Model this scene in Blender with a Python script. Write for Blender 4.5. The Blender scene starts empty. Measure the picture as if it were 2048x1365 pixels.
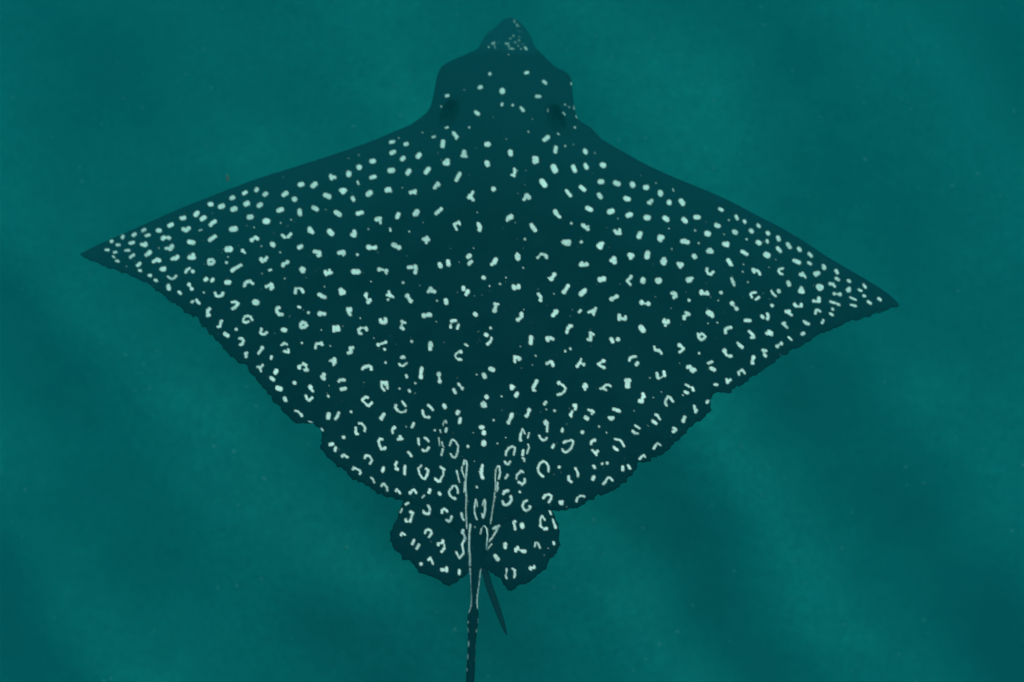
import bpy, math, random
import numpy as np
from mathutils import Vector

# ------------------------------------------------------------------ camera, sky, sun, exposure
scene = bpy.context.scene
col = scene.collection
CAM_Z = 5.2           # metres above the sand
LENS, SENSOR = 24.0, 36.0
TAN = SENSOR / 2 / LENS
cd = bpy.data.cameras.new('camera')
cam = bpy.data.objects.new('camera', cd)
col.objects.link(cam)
cam.location = (0, 0, CAM_Z)
cam.rotation_euler = (0, 0, 0)
cd.lens, cd.sensor_width, cd.sensor_fit = LENS, SENSOR, 'HORIZONTAL'
cd.clip_start, cd.clip_end = 0.02, 500
cd.dof.use_dof = True
cd.dof.focus_distance = 1.45
cd.dof.aperture_fstop = 2.0
scene.camera = cam

SUN_EL, SUN_AZ = math.radians(38), math.radians(10)      # azimuth clockwise from +Y
world = bpy.data.worlds.new('World')
scene.world = world
world.use_nodes = True
wn = world.node_tree
sky = wn.nodes.new('ShaderNodeTexSky')
sky.sky_type = 'NISHITA'
sky.sun_disc = False
sky.sun_elevation = SUN_EL
sky.sun_rotation = SUN_AZ
wn.nodes['Background'].inputs['Strength'].default_value = 0.10
wn.links.new(sky.outputs[0], wn.nodes['Background'].inputs['Color'])
sl = bpy.data.lights.new('sun', 'SUN')
sl.energy = 3.0
sl.angle = math.radians(16)
sl.color = (1.0, 0.95, 0.86)
sun = bpy.data.objects.new('sun', sl)
col.objects.link(sun)
sdir = Vector((math.sin(SUN_AZ) * math.cos(SUN_EL), math.cos(SUN_AZ) * math.cos(SUN_EL), math.sin(SUN_EL)))
sun.rotation_euler = sdir.to_track_quat('Z', 'Y').to_euler()
sun.location = (3, 6, 12)
scene.view_settings.view_transform = 'Standard'
scene.view_settings.look = 'None'
scene.view_settings.gamma = 1
scene.view_settings.use_curve_mapping = False
scene.view_settings.exposure = 0.55
scene.render.engine = 'CYCLES'
scene.cycles.volume_bounces = 3
scene.cycles.max_bounces = 8
scene.cycles.use_denoising = True

# ------------------------------------------------------------------ helpers
def tag(o, label=None, cat=None, group=None, kind=None):
    if label: o['label'] = label
    if cat: o['category'] = cat
    if group: o['group'] = group
    if kind: o['kind'] = kind
    return o

def mesh_obj(name, verts, faces, mats, parent=None, smooth=True, matidx=None, attrs=None):
    """verts (n,3) array, faces: list of arrays (m,k) with the same k in each array"""
    me = bpy.data.meshes.new(name)
    verts = np.asarray(verts, dtype=np.float32)
    loops = np.concatenate([np.asarray(f, dtype=np.int32).ravel() for f in faces])
    sizes = np.concatenate([np.full(len(f), np.asarray(f).shape[1], dtype=np.int32) for f in faces])
    starts = np.concatenate([[0], np.cumsum(sizes)[:-1]]).astype(np.int32)
    me.vertices.add(len(verts)); me.vertices.foreach_set('co', verts.ravel())
    me.loops.add(len(loops)); me.loops.foreach_set('vertex_index', loops)
    me.polygons.add(len(sizes)); me.polygons.foreach_set('loop_start', starts)
    if matidx is not None:
        me.polygons.foreach_set('material_index', np.asarray(matidx, dtype=np.int32))
    me.polygons.foreach_set('use_smooth', np.full(len(sizes), smooth, dtype=bool))
    for nm, vals in (attrs or {}).items():
        a = me.attributes.new(nm, 'FLOAT', 'POINT')
        a.data.foreach_set('value', np.asarray(vals, dtype=np.float32))
    for m in mats: me.materials.append(m)
    me.update(calc_edges=True)
    me.validate()
    o = bpy.data.objects.new(name, me)
    col.objects.link(o)
    if parent: o.parent = parent
    return o

def mat(name):
    m = bpy.data.materials.new(name); m.use_nodes = True
    nt = m.node_tree
    return m, nt, nt.nodes['Principled BSDF']

def N(nt, t, **kw):
    n = nt.nodes.new(t)
    for k, v in kw.items():
        if k in n.inputs: n.inputs[k].default_value = v
        else: setattr(n, k, v)
    return n

def vnoise(x, y, seed=0):
    """smooth value noise on arrays"""
    xi, yi = np.floor(x).astype(np.int64), np.floor(y).astype(np.int64)
    fx, fy = x - xi, y - yi
    fx, fy = fx * fx * (3 - 2 * fx), fy * fy * (3 - 2 * fy)
    def h(a, b):
        n = (a * 374761393 + b * 668265263 + seed * 1442695041) & 0xffffffff
        n = ((n ^ (n >> 13)) * 1274126177) & 0xffffffff
        return ((n ^ (n >> 16)) & 0xffff) / 65535.0 * 2 - 1
    return ((h(xi, yi) * (1 - fx) + h(xi + 1, yi) * fx) * (1 - fy)
            + (h(xi, yi + 1) * (1 - fx) + h(xi + 1, yi + 1) * fx) * fy)

def fbm(x, y, octs=3, seed=0):
    return sum(vnoise(x * 2 ** k, y * 2 ** k, seed + k) * 0.5 ** k for k in range(octs))

def sstep(a, b, x):
    t = np.clip((x - a) / (b - a), 0, 1)
    return t * t * (3 - 2 * t)

# ------------------------------------------------------------------ the water (a murky teal body) and the sandy bed
def build_water():
    m = bpy.data.materials.new('murky_teal_water'); m.use_nodes = True
    nt = m.node_tree
    nt.nodes.remove(nt.nodes['Principled BSDF'])
    v = N(nt, 'ShaderNodeVolumePrincipled')
    v.inputs['Color'].default_value = (0.0, 0.190, 0.206, 1)
    v.inputs['Absorption Color'].default_value = (0.0, 0.315, 0.30, 1)
    v.inputs['Density'].default_value = 0.25
    v.inputs['Anisotropy'].default_value = 0.2
    nt.links.new(v.outputs[0], nt.nodes['Material Output'].inputs['Volume'])
    a, lo, hi = 60.0, -1.2, CAM_Z + 0.25
    vs = [(x, y, z) for z in (lo, hi) for y in (-a, a) for x in (-a, a)]
    fs = [(0, 2, 3, 1), (4, 5, 7, 6), (0, 1, 5, 4), (1, 3, 7, 5), (3, 2, 6, 7), (2, 0, 4, 6)]
    o = mesh_obj('haze', vs, [np.array(fs)], [m], smooth=False)
    tag(o, kind='stuff')

PXM = TAN * CAM_Z / 1024.0                      # metres of sand per photograph pixel
def ripple(x, y):
    """height of the long soft sand ripples at world x, y"""
    px, py = x / PXM + 1024, 682 - y / PXM
    w = 70 * fbm(px / 420, py / 420, 2, 5)
    s = (0.87 * px - 0.5 * py + 0.2 * (1050 - py) + w - 801) / 427
    amp = np.clip(0.75 + 0.55 * vnoise(px / 330 + 7, py / 500 + 3, 9), 0.2, 1.3)
    c = 0.5 + 0.5 * np.cos(2 * np.pi * s)
    return c ** 1.3 * amp

def build_seabed():
    n = 420
    t = np.linspace(-1, 1, n)
    g = np.sign(t) * (np.abs(t) * 5.5 + np.maximum(np.abs(t) - 0.8, 0) ** 2 * 1200)
    g = np.clip(g, -55, 55)
    X, Y = np.meshgrid(g, g)
    r = ripple(X, Y)
    fade = 1 - sstep(7, 16, np.hypot(X, Y))
    Z = 0.10 * (r - 0.5) * fade + 0.05 * fbm(X * 0.6, Y * 0.6, 3, 21) + 0.006 * fbm(X * 6, Y * 6, 2, 33) * fade
    idx = np.arange(n * n).reshape(n, n)
    q = np.stack([idx[:-1, :-1], idx[:-1, 1:], idx[1:, 1:], idx[1:, :-1]], -1).reshape(-1, 4)
    m, nt, b = mat('silty_sand')
    at = N(nt, 'ShaderNodeAttribute', attribute_name='silt_shade')
    tc = N(nt, 'ShaderNodeTexCoord')
    n1 = N(nt, 'ShaderNodeTexNoise', Scale=1.1, Detail=6.0, Roughness=0.62)
    n2 = N(nt, 'ShaderNodeTexNoise', Scale=17.0, Detail=6.0, Roughness=0.8)
    for k in (n1, n2): nt.links.new(tc.outputs['Object'], k.inputs['Vector'])
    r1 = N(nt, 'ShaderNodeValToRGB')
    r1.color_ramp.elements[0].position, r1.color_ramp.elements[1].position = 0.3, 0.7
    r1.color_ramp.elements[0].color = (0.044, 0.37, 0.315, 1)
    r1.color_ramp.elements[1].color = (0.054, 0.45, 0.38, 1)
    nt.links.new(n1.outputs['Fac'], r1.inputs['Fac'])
    r2 = N(nt, 'ShaderNodeValToRGB')
    r2.color_ramp.elements[0].position, r2.color_ramp.elements[1].position = 0.35, 0.68
    r2.color_ramp.elements[0].color = (0.72, 0.72, 0.72, 1)
    r2.color_ramp.elements[1].color = (1.24, 1.24, 1.24, 1)
    nt.links.new(n2.outputs['Fac'], r2.inputs['Fac'])
    mx = N(nt, 'ShaderNodeMix', data_type='RGBA', blend_type='MULTIPLY')
    mx.inputs[0].default_value = 1
    nt.links.new(r1.outputs[0], mx.inputs[6]); nt.links.new(r2.outputs[0], mx.inputs[7])
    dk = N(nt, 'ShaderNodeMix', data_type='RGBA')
    dk.inputs[7].default_value = (0.018, 0.085, 0.078, 1)      # dark silt in the troughs, with the ripples' shading painted in
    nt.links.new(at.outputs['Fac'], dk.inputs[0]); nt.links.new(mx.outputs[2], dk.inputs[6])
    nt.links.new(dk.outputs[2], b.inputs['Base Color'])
    b.inputs['Roughness'].default_value = 0.95
    b.inputs['Specular IOR Level'].default_value = 0.1
    # darker (positive) and paler (negative) patches of the bed: centre, half sizes, heading, strength
    patches = 0.0
    for cx, cy, ra, rb, deg, a in BED_PATCHES:
        th = math.radians(deg); dx, dy = X - cx, Y - cy
        p, q2 = dx * math.cos(th) + dy * math.sin(th), -dx * math.sin(th) + dy * math.cos(th)
        patches = patches + a * np.exp(-(p / ra) ** 2 - (q2 / rb) ** 2)
    silt_shade = np.clip(0.40 + 0.33 * (0.5 - r) * (1.0 - 0.4 * sstep(-0.4, 1.4, Y)) + 0.13 * fbm(X * 0.7, Y * 0.7, 3, 44) + 0.07 * fbm(X * 2.3, Y * 2.3, 3, 45) + patches, 0, 0.95)
    o = mesh_obj('seabed', np.stack([X, Y, Z], -1).reshape(-1, 3), [q], [m], attrs={'silt_shade': silt_shade.ravel()})
    tag(o, kind='structure')
    # broken shell and pale grit lying on the sand, far too many and small to count
    rng = np.random.default_rng(4)
    vs, fs = [], []
    k = 2600
    xs, ys = rng.uniform(-5.2, 5.2, k), rng.uniform(-4, 4, k)
    keep = rng.random(k) < 0.25 + 0.75 * np.clip(ripple(xs, ys), 0, 1)
    xs, ys = xs[keep], ys[keep]
    def ground(x, y):
        f = 1 - sstep(7, 16, np.hypot(x, y))
        return 0.10 * (ripple(x, y) - 0.5) * f + 0.05 * fbm(x * 0.6, y * 0.6, 3, 21) + 0.006 * fbm(x * 6, y * 6, 2, 33) * f
    zs = ground(xs, ys)
    base = np.array([(1, 0, 0), (.3, .9, 0), (-.8, .55, 0), (-.9, -.5, 0), (.2, -.95, 0), (0, 0, .6)])
    for i in range(len(xs)):
        s = 0.003 + 0.011 * rng.random() ** 4.0
        a = rng.uniform(0, 6.28); ca, sa = math.cos(a), math.sin(a)
        p = base * np.array([1, rng.uniform(.5, 1), 1]) * (1 + 0.25 * rng.standard_normal((6, 1)))
        p = np.stack([p[:, 0] * ca - p[:, 1] * sa, p[:, 0] * sa + p[:, 1] * ca, p[:, 2]], -1) * s
        p[:, 2] += 0.002
        vs.append(p + np.array([xs[i], ys[i], zs[i]]))
        fs += [(6 * i + j, 6 * i + (j + 1) % 5, 6 * i + 5) for j in range(5)]
    m2, nt2, b2 = mat('pale_shell')
    n3 = N(nt2, 'ShaderNodeTexNoise', Scale=3.0, Detail=2.0)
    r3 = N(nt2, 'ShaderNodeValToRGB')
    r3.color_ramp.elements[0].color = (0.35, 0.32, 0.26, 1)
    r3.color_ramp.elements[1].color = (0.80, 0.78, 0.70, 1)
    nt2.links.new(n3.outputs['Fac'], r3.inputs['Fac']); nt2.links.new(r3.outputs[0], b2.inputs['Base Color'])
    b2.inputs['Roughness'].default_value = 0.7
    o = mesh_obj('shell_grit', np.concatenate(vs), [np.array(fs)], [m2], smooth=False)
    tag(o, 'pale broken shell grit scattered over the murky sandy bed', kind='stuff')
BED_PATCHES = [((u - 1024) * PXM, (682 - v) * PXM, ra * PXM, rb * PXM, deg, a) for u, v, ra, rb, deg, a in (
    (230, 110, 190, 120, -30, .15), (20, 1080, 330, 130, -75, .30), (650, 1250, 230, 80, -50, .16), (1420, 1150, 330, 85, -60, .26),
    (1800, 1000, 420, 120, -58, .24), (2040, 60, 260, 110, -60, .28), (1720, 330, 300, 100, -58, .09), (2000, 1300, 180, 150, -50, .16),
    (1600, 1160, 380, 75, -60, -.30), (430, 1280, 130, 90, -20, -.22), (570, 990, 260, 70, -35, -.16), (1330, 230, 330, 120, -50, -.08),
    (760, 200, 300, 150, -20, -.08), (1150, 1270, 160, 70, -50, -.18), (1930, 800, 260, 60, -58, -.06), (1450, 850, 140, 70, -50, -.10))]
build_water()
build_seabed()

# ------------------------------------------------------------------ the eagle ray
# Outline and spot pattern, surveyed in tiles of the animal. Survey units: 1/5.689 of a pixel of a 2048 px wide plan.
S = 2048 / 360.0
def tile(x0, y0, pts):
    return [(x0 + x / S, y0 + y / S) for x, y in pts]
MARKS = """
140,400:159 5 161 5 2.6;171 8 174 7 2.8;185 11 188 10 3;200 5 202 4 3;143 17 145 15 2.7;150 22 153 20 2.7;127 21 130 20.5 2.5;113 29.5 116 28 2.5;160 28.5 162 26.5 165 24.5 2.4;100 35 102 35 2.6;83 35 85 34 2;129 33.5 132 35 135 32.5 2.5;86.5 41 90 40 1.9;72 40.5 74 39 2.1;59.5 43 60.5 41.5 2;47 47.5 48 47 2;147 35 150 34 .6;184 33.5 188 33 3.2;105.5 44 107 43 2.6;112 43 113 43.5 2.3;107 43 112 43.5 1.6;136 48 140 48.5 2.9;159 46 163 43 165 41.5 2.3;68.5 49.5 72 48.5 2.1;53.5 51.5 56 51.5 1.8;81.5 51 86.5 51 2.1;85 52 86 50 2.4;109 55.5 112 55 1.8;114 56 116 53 2.8;101 55 .8;179 56.5 182 56 3.6;196.5 58 2.4;196.5 58 199 60.5 1.4;41 57 43.5 57 1.7;50.5 60 52.5 59.5 1.6;49 64.5 50.5 65.5 1.2;63 58 1.4;63 58 65 57 1;66 57.5 67 57.5 1.8;68.5 65.5 72.5 62.5 1.8;53 69.5 55 70 1.7;86.5 63 87.5 62 2;89 61.5 91 59.5 2.6;116 67.5 119 66 1.9;120 67 122.5 64.5 2.4;136.5 65.5 140.5 65.5 2.8;140 62.5 140.5 65 2.4;157.5 70 158 73 162 73 164 70 162 68 158.5 68.5 157.5 70 1.9;180 65 .8;178 71.5 1.7;95 70.5 96.5 69.5 2.1;99 68 101.5 69 2.6;97 69.5 99 69 1.8;64 76 .7;77 75 79.5 72.5 2.1;79 80.5 80.5 80.5 1.7;90 86 91.5 86 2;97 91.5 98.5 92 1.9;104 79 107.5 78 2.4;105.5 77.5 1.8;105 79.5 107 79.5 2.2;184.5 80.5 187 78.5 2.4;187 78.5 190 77 193 75 1.9;194.5 74.5 1.9;131.5 82.5 133 80 136 78 1.7;139.5 81.5 140 81.5 2.2;111.5 87.5 113 89 116 90 119 89 121 86.5 1.4;112 88 1.7;120.5 87 1.7;154 91 155.5 90 2.4;161.5 92 162.5 90.5 2.2;178 94 181 94 2.7;135.5 96.5 2.5;138.5 101.5 2.3;135.5 96.5 138.5 101.5 1.3;152 105.5 1.2;112 98 112.5 101 2.6;124 105 125.5 106.5 1.9;165 106 166 109 169 110 173 109 174 106 1.8;198.5 98 199.5 95 202 93 205 92.5 2;138.5 116.5 140 115.5 1.6;144 114 145 116 147 117.5 1.8;184 116.5 188 116 1.6;188 116 191.5 118 187.5 123 1.8;185 124 187 122.5 1.9;158.5 124 156.5 127 157 131 2.1;156.5 131.5 158 131 2.3
820,20:91 73 2;131.5 72 134 71 1.8;152 81.5 154.5 83.5 1.9;79 88.5 81 88 2.2;105 92 105 93 3.2;41 98 43.5 97.5 1.6;144 98.5 147.5 98.5 2;104.5 108.5 105 106.5 1.1;117 108.5 1.5;75 116.5 77.5 118.5 2.3;126.5 112 129 114.5 2;35.5 110 1;176.5 108 1;181 111 .9;187 109.5 187 112.5 .8;189 121 190 122.5 .8;174 117 176 119 .9;187.5 134 1.3;41 134.5 43 133.5 1.2;67.5 134 1.3;62 91 .6;183.5 83 183.5 85 .7;157 113 157 116 .6;112 51 .7;139.5 124 .6;94.5 122 .6;93.5 38.5 96 37.5 0.80;89.5 42.5 1.04;96.5 41 0.72;97 43.5 0.64;100 37.5 0.56;114 33 0.80;118 29.5 0.88;124.5 31 0.64;124 35 0.88;120 37 0.96;109 38.5 112 38.5 0.72;112.5 41 0.88;123 41 0.80;128 39 0.72;126 44.5 0.80;131 43 132.5 45 1.28;121.5 16 122 18 0.64;124 18.5 0.64;118.5 14.5 119.5 11.5 0.40;123.5 24 0.48;126.5 25 0.48;113 44 118 44.5 0.48;103 35 0.48
440,260:13 78 15 77 2.5;27 72.5 29.5 71 2.1;41 69 42 67.5 2.3;50.5 74 52.5 72.5 2.5;72.5 74 75.5 72 2.7;91 62.5 93.5 62 2.8;84.5 79 85 79 3.1;44 86.5 46.5 85 2.7;105.5 64 108.5 61.5 2.9;125.5 51.5 1.3;126 52.5 127 55.5 2.2;129.5 54 130.5 54 2.2;146.5 49.5 146.5 51 3.2;158 42.7 158.5 42.7 3.2;172.5 36 175 35.5 2.8;194 14.5 197.5 13.5 2;195 26.5 198 25 2.5;203.5 9.3 .9;158 28.5 .8;193.5 46.5 196.5 46 3.1;172 54.5 176 53.2 2.4;156.5 59 157.5 61.5 1.1;138 69 142 69 2.6;140 71 2.6;140 68.5 2.4;151 77.5 152 80 2.3;120 74.5 124 76 3;168.5 73.5 171 71.5 3.1;168.5 74.5 2.3;189.5 69 193 68.5 2.6;194.5 70 1.5;190 67.5 193 67 2;106.5 88.5 110 90.5 2.7;90.5 92 91 96 2.6;66.5 92 70.5 90.5 2.7;33 99.5 35.5 99 3;51.5 104 54 104 3.4;132 94 136 96.5 2.9;156.5 95.5 161.5 94 2.4;120.5 91 .6;178 102 182 101 2.6;182 102 182.5 106 1.6;203 96 201.5 99.5 2.5;81 102.5 .9;69 106 .9;39 111 .8;102 112.5 102 115 2.6;102.5 113 105 116.5 2.4;124.5 115.5 127 118 3.2;153 116 153 120 2.5;150.5 119.5 153 120.5 2.4;169 113 .9;193.5 112.5 194 115 1.1;71 120 73 122 1.9;73 122.5 78 122.5 1.4;78 121.5 80.5 118.5 1.9;36 125.5 2.6;40.5 121.5 1.5;40 122.5 42.5 124 2.2;37 124.5 40 123.5 1.5;47 132.5 .8;59.5 130 60.5 131 2.9;90 134 92.5 132.5 2.6;169 133.5 169.5 134 3.1;177 133.5 176.5 134.5 2.3;171 134 175 134.5 2;197.5 131 200 132 2.9;203.5 134 2.9;200 132 203 133.5 2
800,260:6 16.5 8 16 2.3;2.5 33.5 4 32 2.6;37.5 8.5 39.5 7.5 1.4;60.5 3 61 5 1.5;61.5 4.5 64.5 8 2.1;64 8.5 64 10 1.5;49 13.5 48.5 18.5 2.6;98.5 16.5 100.5 16.5 3;20.5 30.5 22 28.5 2.9;73 25.5 73 29 2.8;70.8 29.5 75 30.5 2;125.5 25 126 27.5 2.9;53 36.5 54 35 2.7;51 38 54 38.5 2.7;52 37 3;99 37.5 99.5 39.5 3;164.5 11.5 168.5 8.2 2.5;177.5 20 176.5 25 2.3;152.5 32 155.5 32 2.3;152.8 36.5 155.5 36 2.6;153 34 155.5 34 2.6;188 18.4 1.1;179.5 4 181 5.5 .5;8.5 49.5 10.5 46.5 2.7;29.5 48.5 32.5 44.5 2.7;64 57 68 50 2.4;130 44.5 131 48 1.6;133 46.5 1;131 47 129.5 52 1.8;127 51.5 130 53 1.3;174.5 42 176.5 46.5 3.4;197 42 199 46.5 2.7;43 61.5 39.5 66 2.2;43 61.5 43.5 62.5 2.7;161.5 58.5 164.5 63 3.3;12 71.5 17 70 2.3;17.5 69 1.7;16 71.5 17 72 2;106.4 67.4 3;83 71 80.5 75 1.9;78 77 80 77.5 2.1;79 75 83.5 80 2;144 75 146.5 77 2.8;145 73.5 1.7;143.5 76 141 79.5 2;189.5 69.5 194 75 2.1;17 96 19.5 93 3;18.5 95.5 3;20.5 92 1.5;41 95.5 47 90 2.2;124 99.5 126.5 98.5 2.6;122.5 100 122 103 1.8;124 101.5 127 100 2;176.5 93 177.5 95 2.8;178 95.5 181.5 99 2.1;67 104.5 68 107.5 1.5;66.5 105.5 62 107.5 1.7;61.5 108 64.5 113.5 1.5;62 107.5 1.9;89 107 90.5 110 2.3;91 110 90.5 114 2.5;149.5 108 150.5 111 2.3;151 110.5 153.5 114 2.7;195 106.3 1.6;10.4 115.8 1.2;26.2 105.3 .6;88 94.2 .8;142 124.5 1.5;26.5 124.5 31 123 2;31 122 1.8;29 125 32 125 2.4;30 128.5 1.8;28.5 125.5 30 127 2;186 128 192.5 127.5 2.7;188 130 192 130 2.2;84 134.5 .7;121 10.5 .6;2.8 66 .7;43 26.5 .5;143.5 46.5 .6;142.5 62.5 .6;146 2 1;25.5 3 .8
1160,260:5.5 24 6.5 25.5 2.7;6 40 7.5 43 2.4;25.5 40 27 40.5 3.2;17 26.5 .8;23 59 25 59 3;40.5 60.5 43.5 61.5 3;59.5 62 60 63 3.2;74.5 65.5 76 65.5 3.1;91.5 71.5 91.5 73 3.2;1 65 5 68.5 2.4;21.5 74 23.5 76.5 2.7;52 78 55 79 2.9;78.5 83 81.5 80.5 2.2;80 83.5 2;101.5 82.5 101.5 83 3;115 81 117 84 2.9;8.5 89 12.5 91 2.7;33.5 93.5 36.5 92.5 3.1;54.5 97.5 57.5 96.5 2.9;75.5 100 77.5 100 3.4;96.5 100.5 99 102 3;118 102 120 104 2.9;131.5 99.5 135 99.5 2.7;159 90 161.5 91.5 2;177.5 98.5 179 101 2;169.3 102.6 1.1;187 104 187.5 105 2.1;202.5 108.5 204 110 2;3 108.5 9 113 2.2;9.5 110 1.5;4 109 2.4;39.5 115 42 117.5 2;41 118 46 118 1.7;45 114 45.5 118 1.9;42 116.5 45 116.5 1.7;67 122 68.5 118 2.9;90.5 124 93.5 122.5 2.9;90.5 121.5 91.5 125.5 2.5;116.5 127 119 126.5 2.8;120.5 127.5 122.5 128 2.7;155 108.5 157.5 109.5 2.7;144.5 118 146 118.5 3.3;175.5 116 177 117 2.9;194.5 114.5 195.5 116 2.4;131 114.5 1.2;135 129 1.2;189.7 124.5 1.3;164 119 .8;101 112.5 .8;43 101 .8;86.5 60.5 .6;106 67.5 106.5 70 .6;69 52 .5;164 130 167.5 129.5 2.6;165 131.5 168 132 1.9;1.5 127.7 2;22 130 26 129 2;21.5 132 23 133.5 3;24 130.5 3;202.5 128 204 129 2.8;104.5 135.7 .9
1520,400:8.5 37.5 9.5 38.5 2.3;8 46.5 8.5 48 1.9;20.5 43 21.5 45.5 2.4;31.5 50.5 34 54 2.4;20 55 23 58.5 2.3;44 55.5 45.5 57.5 2.3;56 61.5 58.5 64 2.1;7 62.5 9 63.5 3.4;39 69 41 70 2.2;41 70 44.5 71.5 2.4;55 71.5 57.5 73 1.8;71.5 74.5 73.5 76 1.7;73 77.5 2.8;86.5 80.5 88 83 2;26 78 22 79 21 81 23 84 25.5 84.5 1.5;21.5 80 1.8;48.5 83.5 46 85.5 50 86 1.8;50 86 52 88.5 1.4;46 85 2;63 84 66 83.5 2.6;64 86 1.9;87 89.5 89 91 2.1;100.5 92 102 93 2;79.5 95.5 83 96 1.9;83 96.5 85 98.5 1.6;32 94 33 96.5 2.5;67 99 69 99.5 3.5;68 101.5 2.5;47 100.5 45 104.5 2;47 100 49.5 105 1.8;45 105 49.5 105.5 1.6;118 97 120 99.5 1.7;102 100.5 100 104 1.7;102.5 102.5 102 104.5 1.2;99 102.5 101.5 100.5 1.5;112.5 102.5 115 103.5 1.6;118 109 119 109.5 1.7;84.5 107 2.1;90.5 107.5 91 107.5 2.2;84.5 107 90.5 107.5 1.2;21 103.5 21.5 104.5 2.3;13 104 15 107.5 18 109.5 1.5;102.5 111 109 114 1.2;61 115 2.1;62 116 68 115.5 1.5;67 112 67 115.5 2.2;135 112.5 137 114 1.8;123 116 126 118 1.7;80.5 116 84 117 1.8;84 117 88 118.5 1.1;88 118.5 90 119.5 1.6;103.5 119.5 109 121 1.5;39.5 119 40.5 120.5 2.1;41 121.5 47 121.5 1.3;47 119 47 121 2;13.5 120 14 120.5 1.9;29.5 127 33.5 126.5 1.9;33.5 126.5 33 129 1.8;33 129 35.5 131 1.8;30 127.5 33 129.5 1.6;63 129.5 63.5 126 65 125 67 126 68.5 127 1.5;82.5 124 83 125 1.7;80 129.5 82.5 131 1.7;2 132.5 3.5 134 2.1;8.5 130 9.5 133 8.5 135.5 1.9;71.5 136.2 .9;10.5 77 .7;17.8 68 .6;10.8 113 .6
500,500:12.5 10.5 14 13 2.3;14 13 16.5 11.5 1.9;19 9 17 12 2;34.5 3 1;73.5 2 76 2.5 2.4;79 3 79 6 2.5;77 6 77.5 7 1.8;101.5 3.5 106 2.5 2.5;106.5 2.5 106.5 4.5 2.4;106 5 106 6.5 1.2;122.2 5.4 1.7;42.5 14 2.7;38 16.5 37.5 18 2.4;42 14.5 38 17 1.6;59 22.5 60.5 22.5 3.1;60 24 3.1;59.5 21 2.4;86 25.5 87 27.5 2.5;90.5 23 90.5 26 1.6;91 25.5 92.5 26 2.1;87 27 91 26.5 2;118 25 123 25 3.2;22 23.5 24 22.5 1.4;13.5 27 .8;39.5 32.8 .9;147 22.5 2.6;148 22 152 23 1.5;155 24 2.6;154.5 25 155 27 1.5;180.5 20 184 20 2.3;188 18.5 189 22 188 26 2.3;184 20 187 20 1.5;.5 36 3 38.5 1.8;18.5 42 2;19 41.5 22 40.5 1.6;24 39.5 25 42.5 2.7;24 44 2.4;52 44.5 51.5 49 1.9;52 44 57 44 1.1;58.5 45 60.5 48 2;84.8 42 1.1;79 51 81 52 2.5;81 52.5 85 54 2.3;103.5 46 106.5 48.5 3;104 49 3;137.8 36.2 .9;174.3 37.3 1.7;132.5 50 132 53 2;131.5 52 2.3;136.5 57.5 134.5 59.5 2.4;132.5 54 134 58 1.2;158 47.5 158 52 1.6;158 49 163 54 1.4;156 51.5 160 53 1.6;157 56.5 1.5;179 52.5 2.9;182 57.5 183 58.5 2.5;180 54 182 57 1.9;5.5 59.5 7.5 60 3.5;33 66 30.5 66.5 30.5 70.5 33 73.5 36.5 73.5 2.1;55 65 57 65.5 1.6;66.5 71.5 1.8;79.5 73 3;84.5 73 2.4;79 71.5 84 73 2;111 67 114.5 67 1.9;111.5 68.5 114 69 2.4;112 71 114 74 1.9;125.5 77.8 .9;148.5 80 149 82 2.3;154 78.5 154.5 82 2.2;150 82.5 153.5 82.5 2.5;173 81.5 1.9;173 82 176.5 83 1.6;172 86 1;172 88.5 174.5 90 2;173 84.5 172.5 87 1;198 75 3.2;203 74 2.9;204.5 74 2.9;58 84.5 60 82.5 63 83.5 64.5 86 62 88 58.5 88.5 57.5 86.5 58 84.5 2.1;37.5 91 40 91.5 2.7;13 90 12.5 92 1.6;11.5 94 13.5 96 17 96 19 94 1.7;81.2 91.2 .9;95.5 88 95.5 92.5 2;100 88 100.5 91 2.5;96 88 100 88.5 2;97 91.5 100 91.5 1.8;126 89 123.5 91 124.5 95 126.5 95.5 1.8;132 89 132.5 91 2;127 89 131 89 .7;159.5 98 .5;140.8 100.5 .7;36 108.5 39 106 42 107.5 1.5;39 107 1.8;39 115.5 41.5 116 1.7;43.5 113.5 43.5 116.5 1.6;41 116.5 44 116 1.5;59 106 1.6;76 107 79 106.5 1.7;81 106 82 108 1.9;75.5 107 74.5 112 1.6;91.5 109.5 1;114 111.5 117 111.5 2;115 112 114.5 115 2.3;112 117.5 115 116.5 2;146 108 2.4;146 108 155 105 1.4;154.5 105 1.9;184 104.3 1.8;153.2 113.3 1.8;14 111.5 2.3;14 112 9.5 118 1.6;24.5 121.5 24 123.5 1.7;91 126.5 95 125 1.3;96 124.5 96.5 128 2.5;95 128 95 131 1.7;94.5 127 2.3;172.5 122.5 175.5 122.5 1.9;174 121.5 1.9;154.3 128.4 1.6;170 130 171 131.5 1.5;171 131.5 173.5 132.5 177 130 178.5 129 1.3;129 134 133 132.5 2;135 132 137.5 133 138 136 1.9;128 135.5 1.8
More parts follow.
